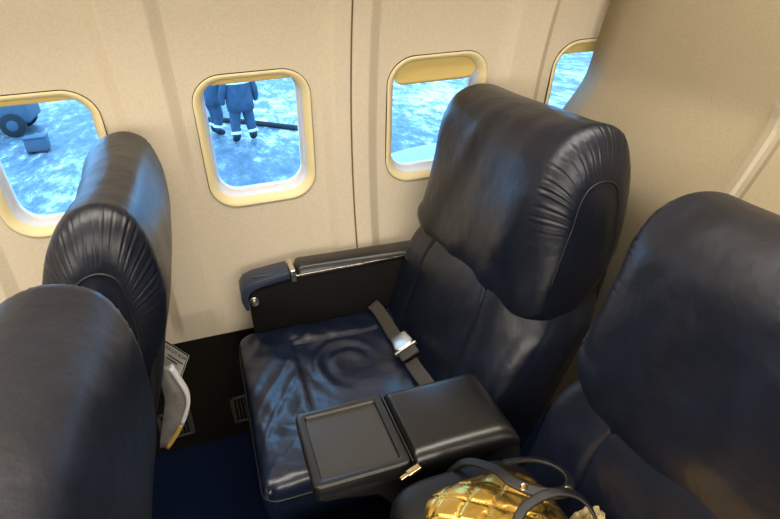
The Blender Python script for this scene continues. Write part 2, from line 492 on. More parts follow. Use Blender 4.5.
def make_seat(name, yc, label, zs=1.0, front=0.0, near=.060, wing=.008):
    hw = .290
    t = empty(name, (.15, yc, 0)); tag(t, label, 'seat', 'navy leather seats')
    # headrest
    def sh(q):
        e = (q.y-yc)/hw
        if q.z < .80: q.z += (.080 if e > 0 else .015)*min(1, max(0, (.80-q.z)/.11))*abs(e)**3.5
        else: q.z = .80+(q.z-.80)*zs
        w = min(1, max(0, .5-.5*(q.x-.55-.2*(q.z-.9))/.12)); w = w*w*(3-2*w)
        q.x += front*w*min(1, max(0, (q.z-.74)/.14))
        rec = near if e < 0 else .028*min(1, max(0, (q.z-.78)/.16))
        q.x += (rec*w-(.012 if e < 0 else 0)*(1-w))*max(0, (abs(e)-.5)/.5)**2
        q.x += wing*w*max(0, 1-(e/.75)**2)
        return q
    V, F, Q, inset, cen = pillow(HEAD, yc-hw, yc+hw, .052, 560, 110, headrest_disp(yc, hw), dscale=lambda q: .5+.5*min(1, max(0, (q.z-.78)/.16)), shift=sh, zk=2.2)
    h = link('headrest', me_from(V, F), M['leather'], t)
    for sgn in (-1, 1):
        path = []
        for i in range(0, 560, 4):
            p = inset(Q[i], .047)
            if p.z < .79: continue
            q = sh(Vector((p.x, yc+sgn*(hw-.001), p.z)))
            path.append(q)
        # order the open run from the front up over the top and down behind
        gap = max(range(len(path)), key=lambda k: (path[k]-path[k-1]).length)
        path = path[gap:]+path[:gap]
        V, F = tube_data(path, .0026, 8)
        link('piping', me_from(V, F), M['piping'], h)
    # backrest
    def bsh(q):
        k = min(1, max(0, (q.z-.66)/.13)); k = k*k*(3-2*k)
        e_ = (q.y-yc)/.306
        if e_ < 0:
            wf = min(1, max(0, .5-.5*(q.x-(.49+.45*(q.z-.65)))/.1)); kz = min(1, max(0, (q.z-.50)/.2))
            q.x += .062*wf*kz*max(0, (-e_-.45)/.55)**2
        q.y = yc+(q.y-yc)*(1-.14*k); return q
    V, F, Q, inset, cen = pillow(BACK, yc-.306, yc+.306, .04, 160, 110, back_disp(yc), shift=bsh)
    b = link('backrest', me_from(V, F), M['leather'], t)
    # rear shell of black plastic
    sp = spline([(.655, 0, .90), (.652, 0, .82), (.637, 0, .74), (.606, 0, .65), (.565, 0, .56), (.529, 0, .48), (.492, 0, .40), (.468, 0, .33)], 26)
    V = []; F = []
    ny = 20
    for lay in (0, .016):
        for i, p in enumerate(sp):
            for j in range(ny+1):
                e = -1+2*j/ny
                w = .268
                V.append((p.x-lay-.012*abs(e)**6, yc+w*e, p.z))
    n1 = 26*(ny+1)
    for l in range(2):
        for i in range(25):
            for j in range(ny):
                a = l*n1+i*(ny+1)+j; F.append((a, a+1, a+ny+2, a+ny+1))
    for i in range(25):
        for j in (0, ny):
            a = i*(ny+1)+j; F.append((a, a+ny+1, a+ny+1+n1, a+n1))
    for i in (0, 25):
        for j in range(ny):
            a = i*(ny+1)+j; F.append((a, a+1, a+1+n1, a+n1))
    link('back_shell', me_from(V, F), M['shell'], t)
    # literature pocket, a shallow panel on the shell
    m = MB()
    Mt = Matrix.Translation((.534, yc, .47)) @ Matrix.Rotation(math.radians(22), 4, 'Y')
    m.box(-.010, .010, -.20, .20, -.10, .10, .008, M=Mt)
    m.build('literature_pocket', M['shell'], t)
    # seat cushion: a rounded slab with a sat-in centre panel
    xa, xb = -.150, .44; ya, yb = yc-.294, yc+.294
    def top(x, y):
        u = (x-(xa+xb)/2)/((xb-xa)/2); v = (y-yc)/.298
        z = .476-.012*max(0, (x-.1))*2
        z += .010*(1-v**2)*(1-u*u)
        dx, dy = x-.015, y-(yc-.0)
        # centre panel seam
        xs0 = -.004
        inp = 1/(1+math.exp(-(x-xs0)/.006))*1/(1+math.exp((abs(dy)-.182)/.006))
        z -= .007*inp
        z -= .006*(math.exp(-((x-xs0)/.004)**2)*(1 if abs(dy) < .19 else math.exp(-((abs(dy)-.19)/.02)**2)))
        if x > xs0: z -= .006*math.exp(-((abs(dy)-.182)/.004)**2)
        # the dent left by sitting, with partial ring folds
        ox, oy = x-.125, y-(yc+.045)
        r = math.hypot(ox*1.0, oy*.85); a = math.atan2(oy, ox)
        z -= .014*math.exp(-(r/.085)**2)
        z += .0042*(.45+.55*math.cos(a-2.3))*math.cos((r+.010*math.sin(a*2+1)+.012*nz(x*9, y*9, 2))*2*PI/.046)*math.exp(-((r-.080)/.045)**2)*inp
        z += .004*nz(x*14, y*6+x*8, 2)*inp
        z += .0045*(1-abs(nz((x-y*.5)*26, (y+x*.4)*3.5, 11+yc)))**3*(1-inp)-.003
        # drag folds towards the corners
        z += .0060*nz(x*3+y*9, (y-x)*4, yc)*(.5+abs(v))+.0035*nz(x*22+y*7, (y-x)*5, 8+yc)*(1-inp)
        z += .0035*nz((x+y*1.6)*16, (y-x)*2.2, 3+yc)*(1-inp)
        return z
    nx, nyy = 90, 96
    V = []; F = []
    rr = .026
    def edge(u, n):  # u in 0..1 along, with denser ends
        return .5-.5*math.cos(PI*u)
    rows = []
    for i in range(nx+1):
        for j in range(nyy+1):
            x = xa+(xb-xa)*(.5*edge(i/nx, nx)+.5*i/nx); y = ya+(yb-ya)*(.5*edge(j/nyy, nyy)+.5*j/nyy)
            d = min(x-xa, xb-x, y-ya, yb-y)
            # rounded-rectangle plan corners
            cx = max(0, .035-(x-xa)); cy = max(0, .035-min(y-ya, yb-y))
            dd = .035-math.hypot(cx, cy) if (cx > 0 and cy > 0) else d
            X, Y = x, y
            if cx > 0 and cy > 0 and dd < 0:
                k = .035/math.hypot(cx, cy)
                X = xa+.035-cx*k
                Y = (ya+.035-cy*k) if y < yc else (yb-.035+cy*k)
                dd = 0
            drop = rr-math.sqrt(max(0, rr*rr-(rr-min(dd, rr))**2))
            V.append((X, Y, top(x, y)-drop))
    for i in range(nx):
        for j in range(nyy):
            a = i*(nyy+1)+j; F.append((a, a+1, a+nyy+2, a+nyy+1))
    # skirt
    border = [j for j in range(nyy+1)]+[i*(nyy+1)+nyy for i in range(1, nx+1)]+[nx*(nyy+1)+j for j in range(nyy-1, -1, -1)]+[i*(nyy+1) for i in range(nx-1, 0, -1)]
    base = len(V); nb = len(border)
    rings = []
    for l, (ins, dz) in enumerate([(-.004, -.02), (-.004, -.05), (.0, -.075), (.012, -.095)]):
        for q in border:
            x, y, z = V[q]
            cxm, cym = .15, yc
            L = math.hypot((x-cxm), (y-cym)); wob = .003*nz(x*14, y*14, l*.7)
            V.append((x-(x-cxm)/L*(ins+wob), y-(y-cym)/L*(ins+wob), .436+dz-.0+ (0 if l else 0)))
    prevl = border
    for l in range(4):
        cur = [base+l*nb+k for k in range(nb)]
        for k in range(nb): F.append((prevl[k], prevl[(k+1) % nb], cur[(k+1) % nb], cur[k]))
        prevl = cur
    F.append(tuple(prevl))
    c = link('seat_cushion', me_from(V, F), M['leather_seat'], t)
    path = [Vector(V[q])+Vector((0, 0, -.002)) for q in border][::2]
    pth = []
    for p in path:
        L = math.hypot(p.x-.15, p.y-yc); pth.append(Vector((p.x+(p.x-.15)/L*.003, p.y+(p.y-yc)/L*.003, .428)))
    VV, FF = tube_data(pth, .0028, 6, True)
    link('piping', me_from(VV, FF), M['piping'], c)
    # frame under the cushion and its legs
    m = MB(); m.box(-.10, .46, yc-.27, yc+.27, .27, .345, .012); m.build('seat_frame', M['shell'], t)
    for lx in (.0, .38):
        for ly in (yc-.2, yc+.2):
            m = MB(); m.box(lx-.02, lx+.02, ly-.015, ly+.015, 0.0, .275, .005); m.build('leg', M['shell'], t)
    return t

win_seat = make_seat('cabin_seat', -.440, 'navy leather window seat facing left, its headrest standing before the third window')

# side armrest of the window seat, against the wall
def add_armrest(t, yc):
    dy = yc+.440
    y0, y1 = -.152+dy, -.082+dy
    a = MB()
    a.prism([(-.098, .36), (-.100, .560), (-.092, .606), (.0, .626), (.2, .628), (.46, .628), (.46, .36)], y0, y1, .004)
    ar = a.build('armrest', M['armbody'], t)
    m = MB()
    sp = [(-.112, .553), (-.1195, .585), (-.117, .612), (-.103, .631), (-.075, .640), (.0, .647), (.022, .648), (.022, .628), (-.06, .618), (-.092, .607), (-.101, .59), (-.103, .553)]
    m.prism(sp, y0-.008, y1+.004, .0025)
    cap = m.build('armrest_cap', M['navyplastic'], ar)
    m = MB(); m.box(-.08, -.01, y0+.012, y1-.016, .6405, .6455, .003, M=None); 
    m.build('recline_button', M['navyplastic'], ar)
    m = MB(); m.cyl((-.086, y0-.013, .580), (-.086, y0+.002, .580), .0145, 28, bev=.003); m.cyl((-.086, y0-.016, .580), (-.086, y0-.012, .580), .007, 20, bev=.001)
    bo = m.build('bolt', M['chrome'], ar); 
    bo['label'] = 'round steel bolt'
    m = MB(); m.box(.024, .040, y0-.007, y1+.003, .615, .652, .003); m.box(.036, .445, y0-.0055, y0+.004, .628, .6345, .001)
    tr = m.build('armrest_trim', M['chrome'], ar); tr['label'] = 'thin bright metal trim'
    # padded top
    prof = []
    V = []; F = []
    nx, ny = 60, 14
    for i in range(nx+1):
        x = .042+(.44-.042)*i/nx
        for j in range(ny+1):
            v = -1+2*j/ny
            ed = min(1, (i/nx)*(.40)/.016) if i/nx*.4 < .016 else 1
            h = (.026-.014*i/nx)*math.sqrt(max(0, 1-abs(v)**4))*math.sqrt(max(0, 1-(1-ed)**2))
            V.append((x, (y0+y1)/2-.002+v*.0385, .636+h))
    for i in range(nx):
        for j in range(ny):
            a_ = i*(ny+1)+j; F.append((a_, a_+1, a_+ny+2, a_+ny+1))
    link('armrest_pad', me_from(V, F), M['pad'], ar)
    return ar
add_armrest(win_seat, -.440)

# seat belt lying where cushion and back meet
def add_belt(t):
    pts = [(.250, -.170, .500), (.258, -.20, .496), (.262, -.26, .492), (.262, -.32, .492), (.262, -.385, .497)]
    P = spline(pts, 24); ups = [(-.45, .0, .9)]*24
    V, F = tube_data(P, 0, 12, flat=(.036, .003), up=ups)
    s = link('seat_belt', me_from(V, F), M['web'], t)
    P = spline([(.262, -.43, .498), (.266, -.50, .492), (.273, -.60, .490), (.275, -.70, .478)], 20)
    V, F = tube_data(P, 0, 12, flat=(.036, .003), up=[(-.45, 0, .9)]*20)
    link('belt_webbing', me_from(V, F), M['web'], s)
    Mt = Matrix.Translation((.266, -.405, .505)) @ Matrix.Rotation(math.radians(-26), 4, 'Y')
    m = MB()
    b = bmesh.new()
    o = [(-.024, .033), (.024, .033), (.030, -.020), (.022, -.030), (-.022, -.030), (-.030, -.020)]
    lo = [b.verts.new((x, y, 0)) for x, y in o]; hi = [b.verts.new((x*.9, y*.9, .012)) for x, y in o]
    b.faces.new(lo); b.faces.new(hi[::-1])
    for i in range(6): b.faces.new((lo[i], hi[i], hi[(i+1) % 6], lo[(i+1) % 6]))
    bmesh.ops.bevel(b, geom=b.edges[:], offset=.003, segments=2, profile=.5, affect='EDGES')
    m._add(b, Mt)
    m.box(-.032, .032, -.033, -.026, -.002, .009, .002, M=Mt)
    bk = m.build('buckle', M['buckle'], s); bk['label'] = 'silver lift-latch buckle'
    m = MB(); m.box(-.026, .026, -.072, -.040, .002, .012, .004, M=Mt); m.build('belt_adjuster', M['web'], s)
add_belt(win_seat)

aisle_seat = make_seat('cabin_seat', -1.210, 'navy leather aisle seat at the right edge with the gold handbag on its cushion', .86)

def copy_tree(o, parent=None):
    c = o.copy(); COL.objects.link(c); c.parent = parent
    for ch in list(o.children): copy_tree(ch, c)
    return c
ROW = .920
f1 = make_seat('cabin_seat', -.440, 'seat', .95, .050, .022, .018); add_armrest(f1, -.440); f1.location.x -= ROW
f1['label'] = 'navy leather window seat in the row ahead, seen from behind below the leftmost window'
f2 = make_seat('cabin_seat', -1.210, 'seat', .97, .035, .03, .01); f2.location.x -= ROW+.010
f2['label'] = 'navy leather aisle seat in the row ahead, filling the lower left corner'

# ------------------------------------------------------------------ centre console
def console():
    t = empty('center_console', (.15, -.83, .3)); tag(t, 'black console with a recessed drinks tray and padded armrest between the two seats', 'armrest')
    ya, yb = -.928, -.735
    m = MB()
    m.prism([(-.055, .600), (-.050, .578), (.05, .555), (.16, .40), (.20, .10), (.34, .10), (.36, .40), (.33, .600), (.2, .618), (-.04, .618)], ya+.026, yb-.014, .004)
    m.build('console_body', M['shell'], t)
    # tray: a frame with a sunk floor
    m = MB(); x0, x1 = -.064, .108
    top = .640
    b = bmesh.new()
    def rr2(x0, x1, y0, y1, r, z, n=6):
        out = []
        for cx, cy, a0 in ((x1-r, y1-r, 0), (x0+r, y1-r, PI/2), (x0+r, y0+r, PI), (x1-r, y0+r, 1.5*PI)):
            for k in range(n+1):
                a = a0+PI/2*k/n; out.append((cx+r*math.cos(a), cy+r*math.sin(a), z))
        return out
    L = []
    for ins, z, r in [(.006, .604, .010), (.0, .610, .012), (0, top-.004, .012), (.0012, top-.001, .011), (.004, top, .009), (.0145, top, .006), (.0165, top-.0012, .005), (.0175, top-.006, .004)]:
        L.append(rr2(x0+ins, x1-ins, ya+ins, yb-ins, r, z))
    V = [p for l in L for p in l]; n = len(L[0]); F = []
    for j in range(len(L)-1):
        for i in range(n): F.append((j*n+i, j*n+(i+1) % n, (j+1)*n+(i+1) % n, (j+1)*n+i))
    F.append(tuple(range(n)))
    tr = link('tray', me_from(V, F), M['tray'], t)
    tr.data.set_sharp_from_angle(angle=math.radians(50))
    V = rr2(x0+.0172, x1-.0172, ya+.0172, yb-.0172, .004, top-.006)
    link('tray_floor', me_from(V, [tuple(range(len(V)))]), M['trayin'], tr, smooth=False)
    # padded lid
    V = []; F = []; nx, ny = 50, 40
    px0, px1 = .1115, .315
    for i in range(nx+1):
        for j in range(ny+1):
            u = i/nx; v = j/ny
            u2 = .5-.5*math.cos(PI*u); v2 = .5-.5*math.cos(PI*v)
            x = px0+(px1-px0)*u2; y = ya+(yb-ya)*v2
            dx = min((x-px0)/.012, 1); dxe = min((px1-x)/.035, 1); dy = min(min(y-ya, yb-y)/.028, 1)
            h = .026*(1-(1-dx)**2)**.5*(1-(1-dxe)**2)**.5*(1-(1-dy)**2.2)**.5
            h += .004*math.sin(PI*v2)*math.sin(PI*u2)*1.0
            V.append((x, y, .622+h))
    for i in range(nx):
        for j in range(ny):
            a = i*(ny+1)+j; F.append((a, a+1, a+ny+2, a+ny+1))
    bd = [j for j in range(ny+1)]+[i*(ny+1)+ny for i in range(1, nx+1)]+[nx*(ny+1)+j for j in range(ny-1, -1, -1)]+[i*(ny+1) for i in range(nx-1, 0, -1)]
    b0 = len(V)
    for q in bd: V.append((V[q][0], V[q][1], .608))
    for k in range(len(bd)): F.append((bd[k], bd[(k+1) % len(bd)], b0+(k+1) % len(bd), b0+k))
    link('armrest_pad', me_from(V, F), M['pad'], t)
    m = MB(); m.box(-.050, .318, ya+.004, yb-.004, .600, .6085, .002); m.build('console_trim', M['tray'], t)
    m = MB(); m.box(.1085, .1115, ya+.003, yb-.003, .612, .6405, .0006); m.build('hinge_strip', M['tray'], t)
    return t
console()

# ------------------------------------------------------------------ partition behind the row
prof = spline([(.963, 0, 2.10), (.963, 0, 1.6), (.963, 0, 1.3), (.963, 0, 1.14), (.955, 0, 1.075), (.92, 0, 1.01), (.875, 0, .94), (.835, 0, .87), (.825, 0, .75), (.825, 0, .4), (.825, 0, 0.0)], 90)
def part_sheet(y0f, y1, thick, name, m_, off=0.0):
    V = []; F = []; n = len(prof); ny = 14
    for lay in range(2):
        for p in prof:
            if callable(y0f): ya = y0f(p.z)
            else: ya = y0f
            for j in range(ny+1): V.append((p.x-off+lay*thick, ya+(y1-ya)*j/ny, p.z))
    n1 = n*(ny+1)
    for l in range(2):
        for i in range(n-1):
            for j in range(ny):
                a = l*n1+i*(ny+1)+j; F.append((a, a+1, a+ny+2, a+ny+1))
    for i in range(n-1):
        for j in (0, ny):
            a = i*(ny+1)+j; F.append((a, a+ny+1, a+ny+1+n1, a+n1))
    for i in (0, n-1):
        for j in range(ny):
            a = i*(ny+1)+j; F.append((a, a+1, a+1+n1, a+n1))
    return link(name, me_from(V, F), m_)
def wally(z): return (-R+R*math.cos(math.asin(min(.99, (z-ZC)/R))))-.045 if z < 1.55 else -.6
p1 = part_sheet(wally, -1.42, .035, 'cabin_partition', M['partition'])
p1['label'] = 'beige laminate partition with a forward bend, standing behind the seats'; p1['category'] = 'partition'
# rail running down the partition, following its bend
def rail():
    V = []; F = []; k = 0
    pts = [p for p in prof if .60 < p.z < 1.135]
    n = len(pts)
    sec = [(-.030, 0), (-.030, .014), (-.024, .026), (-.012, .030), (.010, .030), (.013, .026), (.015, .012), (.030, .010), (.033, .0)]
    # (dy, height off the partition)
    for i, p in enumerate(pts):
        a = pts[max(i-1, 0)]; b = pts[min(i+1, n-1)]; T = (b-a).normalized(); N = Vector((T.z, 0, -T.x))
        if N.x > 0: N = -N
        for dy, h in sec: V.append(Vector((p.x, -.765+dy*.72, p.z))+N*h*.8)
    m = len(sec)
    for i in range(n-1):
        for j in range(m-1): F.append((i*m+j, i*m+j+1, (i+1)*m+j+1, (i+1)*m+j))
    F.append(tuple(range(m))); F.append(tuple(range((n-1)*m, n*m)))
    o = link('partition_rail', me_from(V, F), M['rail'], smooth=False)
    o['label'] = 'warm grey rail running down the beige partition above the aisle seat'; o['category'] = 'rail'
rail()

# ------------------------------------------------------------------ literature behind the window seat ahead
A = Vector((-.306, -.345, .62)); B = Vector((-.2575, -.423, .62)); C = Vector((-.262, -.400, .562))
ex = (B-A).normalized(); dn = Vector((-.486, -.302, -.820)).normalized(); nn = ex.cross(dn).normalized()
card = empty('safety_card', A); tag(card, 'white printed card with a bold black heading behind the grey magazine', 'card')
def quad(o, w, h, lift, nm, m_, parent, th=.0012):
    V = []
    for l in (0, th):
        for a, b in ((0, 0), (w, 0), (w, h), (0, h)): V.append(o+ex*a+dn*b-nn*(lift+l))
    F = [(0, 1, 2, 3), (4, 5, 6, 7), (0, 1, 5, 4), (1, 2, 6, 5), (2, 3, 7, 6), (3, 0, 4, 7)]
    return link(nm, me_from(V, F), m_, parent, smooth=False)
if nn.dot(Vector((-.12, -1.63, 1.4))-A) > 0: nn = -nn
# card faces the camera along -nn
quad(A-ex*.008, .008+(B-A).length, .070, 0, 'card_sheet', M['paper'], card)
m = MB()
w = .008+(B-A).length
def strip(x0, x1, y0, y1):
    V = [(A-ex*.008)+ex*a+dn*b-nn*(.0013+l) for l in (0, .0003) for a, b in ((x0, y0), (x1, y0), (x1, y1), (x0, y1))]
    m.raw(V, [(0, 1, 2, 3), (4, 5, 6, 7), (0, 1, 5, 4), (1, 2, 6, 5), (2, 3, 7, 6), (3, 0, 4, 7)])
strip(0, w, 0, .0035); strip(w-.0035, w, 0, .070)
m.build('card_border', M['ink'], card, smooth=False)
def text(body, size, at, right, down, nm, m_, parent, lift, align='RIGHT'):
    cu = bpy.data.curves.new('t', 'FONT'); cu.body = body; cu.size = size; cu.extrude = .0001; cu.align_x = align; cu.offset = size*.012
    o = bpy.data.objects.new('t', cu); COL.objects.link(o)
    bpy.context.view_layer.update()
    me = bpy.data.meshes.new_from_object(o.evaluated_get(bpy.context.evaluated_depsgraph_get()))
    bpy.data.objects.remove(o)
    up = -down; nrm = right.cross(up)
    Mx = Matrix(((right.x, up.x, nrm.x, at.x), (right.y, up.y, nrm.y, at.y), (right.z, up.z, nrm.z, at.z), (0, 0, 0, 1)))
    me.transform(Mx); me.transform(Matrix.Translation(nrm*lift))
    me.materials.clear()
    return link(nm, me, m_, parent, smooth=False)
if True:
    r0 = ex; 
    text('FOR EXIT ROW', .0122, B-ex*.006+dn*.0165, ex, dn, 'heading', M['ink'], card, .0016)
    for k, s_ in enumerate(('', '', '')):
        m = MB()
    m = MB()
    def strip2(x0, x1, y0, y1):
        V = [(A-ex*.008)+ex*a+dn*b-nn*(.0013+l) for l in (0, .0003) for a, b in ((x0, y0), (x1, y0), (x1, y1), (x0, y1))]
        m.raw(V, [(0, 1, 2, 3), (4, 5, 6, 7), (0, 1, 5, 4), (1, 2, 6, 5), (2, 3, 7, 6), (3, 0, 4, 7)])
    for k in range(2): strip2(w-.075, w-.009-.02*k, .024+.0075*k, .0268+.0075*k)
    m.build('text_lines', M['ink'], card, smooth=False)

# magazine: a stiff folded booklet bowing out of the pocket, seen from its side
arc = spline([(-.299, 0, .618), (-.288, 0, .578), (-.279, 0, .532), (-.290, 0, .490), (-.318, 0, .440), (-.352, 0, .398)], 30)
mag = empty('magazine', (-.33, -.45, .39)); tag(mag, 'grey magazine with white and yellow page edge bowing out of the seat pocket', 'magazine')
V = []; F = []
for y in (-.455, -.440):
    for p in arc: V.append((p.x, y, p.z))
    for p in arc: V.append((p.x-.006-.045*math.sin(PI*min(1, max(0, (p.z-.39)/.24)))**.7, y, p.z+.004))
n = len(arc)
for l in range(2):
    for i in range(n-1): a = l*2*n+i; F.append((a, a+1, a+n+1, a+n))
for i in range(n-1): F.append((i, i+1, 2*n+i+1, 2*n+i)); F.append((n+i, n+i+1, 3*n+i+1, 3*n+i))
F.append((0, n, 3*n, 2*n)); F.append((n-1, 2*n-1, 4*n-1, 3*n-1))
link('magazine_cover', me_from(V, F), M['cover'], mag)
def rim(i0, i1, nm, m_, lab):
    V, F = tube_data([Vector((p.x, -.450, p.z)) for p in arc[i0:i1]], 0, 12, flat=(.022, .010), up=[(1, 0, .1)]*(i1-i0))
    o = link(nm, me_from(V, F), m_, mag); o['label'] = lab
rim(0, 21, 'page_edge', M['pages'], 'white page edge'); rim(20, 30, 'page_edge', M['yellow'], 'yellow page edge')

# ------------------------------------------------------------------ handbag on the aisle seat
def superell(c, a, e1, e2, nu=120, nv=60, disp=None):
    V = []; F = []
    def f(v, e): return math.copysign(abs(v)**e, v)
    for j in range(nv+1):
        ph = -PI/2+PI*j/nv
        for i in range(nu):
            th = 2*PI*i/nu
            p = Vector((a[0]*f(math.cos(ph), e1)*f(math.cos(th), e2), a[1]*f(math.cos(ph), e1)*f(math.sin(th), e2), a[2]*f(math.sin(ph), e1)))
            if disp: p *= 1+disp(p)/max(.03, p.length)
            V.append(p+Vector(c))
    for j in range(nv):
        for i in range(nu): F.append((j*nu+i, j*nu+(i+1) % nu, (j+1)*nu+(i+1) % nu, (j+1)*nu+i))
    return V, F
BAGZ = .494
bag = empty('handbag', (.21, -1.12, BAGZ)); tag(bag, 'gold quilted handbag with black handles lying on the aisle seat', 'handbag')
V, F = superell((.168, -1.105, BAGZ+.078), (.134, .150, .078), .42, .5, disp=lambda p: .006*nz(p.x*9, p.y*9, p.z*9))
link('bag_body', me_from(V, F), M['bagblack'], bag)
def quilt(p):
    k = 2*PI/.050
    a = (p.x*.82+p.y)*k/2; b = (p.x*.82-p.y)*k/2
    g = min(abs(math.sin(a)), abs(math.sin(b)))
    return .0045*min(1, g*2.6)**.6+.004*nz(p.x*13, p.y*13, p.z*13)-.004
V, F = superell((.182, -1.128, BAGZ+.090), (.117, .140, .087), .55, .62, 260, 130, disp=quilt)
link('quilted_panel', me_from(V, F), M['gold'], bag)
def strap(pts, ups, wdt, nm):
    n = 40
    P = spline(pts, n); U = spline(ups, n)
    V, F = tube_data(P, 0, 14, flat=(wdt, .005), up=[tuple(u.normalized()) for u in U])
    return link(nm, me_from(V, F), M['bagblack'], bag)
h1 = strap([(.160, -.958, .622), (.180, -.974, .656), (.196, -.998, .673), (.212, -1.035, .688), (.222, -1.066, .690), (.248, -1.096, .690), (.285, -1.106, .686), (.306, -1.092, .684), (.306, -1.064, .686), (.279, -1.032, .684), (.240, -1.000, .660)],
           [(-.4, .1, 1), (-.2, .1, 1), (.1, -.2, 1), (.2, -.5, 1), (.1, -.8, 1), (0, -.9, 1), (.2, -.9, 1), (.7, -.3, .9), (.7, .2, 1), (0, .4, 1), (0, .5, 1)], .0175, 'handle')
h2 = strap([(.180, -1.165, .670), (.200, -1.125, .692), (.245, -1.112, .700), (.285, -1.118, .698), (.308, -1.140, .682), (.312, -1.18, .64)],
           [(-.5, -.5, 1), (-.2, -.2, 1), (0, -.2, 1), (.3, -.2, 1), (.8, 0, .8), (1, 0, .4)], .015, 'handle')
for p, up in (((.232, -1.082, .692), (.1, -.8, 1)), ((.292, -1.106, .688), (.2, -.9, 1))):
    p = Vector(p); u = Vector(up).normalized()
    m = MB(); m.cyl(p-u*.003, p+u*.004, .0062, 22, bev=.002); m.build('rivet', M['goldmetal'], h1)
# zip end on the bag's near-console corner
m = MB()
pz = Vector((.098, -.950, .642)); d = Vector((.9, .25, .12)).normalized()
Mt = Matrix.Translation(pz) @ Vector((1, 0, 0)).rotation_difference(d).to_matrix().to_4x4()
m.box(-.008, .018, -.006, .006, -.003, .003, .0015, M=Mt); m.box(-.022, -.006, -.0035, .0035, -.002, .002, .001, M=Mt)
z_ = m.build('zip_pull', M['goldmetal'], bag); z_['label'] = 'pale metal zip pull'
# crumpled knit cloth tucked behind the bag
V = []; F = []; n = 46
for i in range(n):
    for j in range(n):
        u = i/(n-1); v = j/(n-1)
        x = .318+.008*u+.003*nz(u*5, v*5, 1); y = -1.21+.14*v+.012*nz(u*5, v*5, 5)
        z = .530+.105*math.sin(PI*min(1, .15+u*.8))**.6*math.sin(PI*v)**.5+.022*nz(u*7, v*7, 9)+.010*nz(u*18, v*18, 3)
        V.append((x-.012+.36*(max(z, .545)-.545), y, max(z, .545)))
for i in range(n-1):
    for j in range(n-1): a = i*n+j; F.append((a, a+1, a+n+1, a+n))
sc = link('scarf', me_from(V, F), M['scarf']); tag(sc, 'crumpled cream knit scarf tucked against the right side of the gold handbag', 'scarf')
sm = sc.modifiers.new('thick', 'SOLIDIFY'); sm.thickness = .004

# ------------------------------------------------------------------ outside
GZ = -1.90
KF = 1.346   # the apron's ratio to the nearer draft positions
def far(x, y): return (-.122+KF*(x+.122), -1.631+KF*(y+1.631))
m = MB(); m.box(-60, 80, 1.2, 90, GZ-.1, GZ); o = m.build('airport_apron', M['apron'], smooth=False); tag(o, kind='structure')

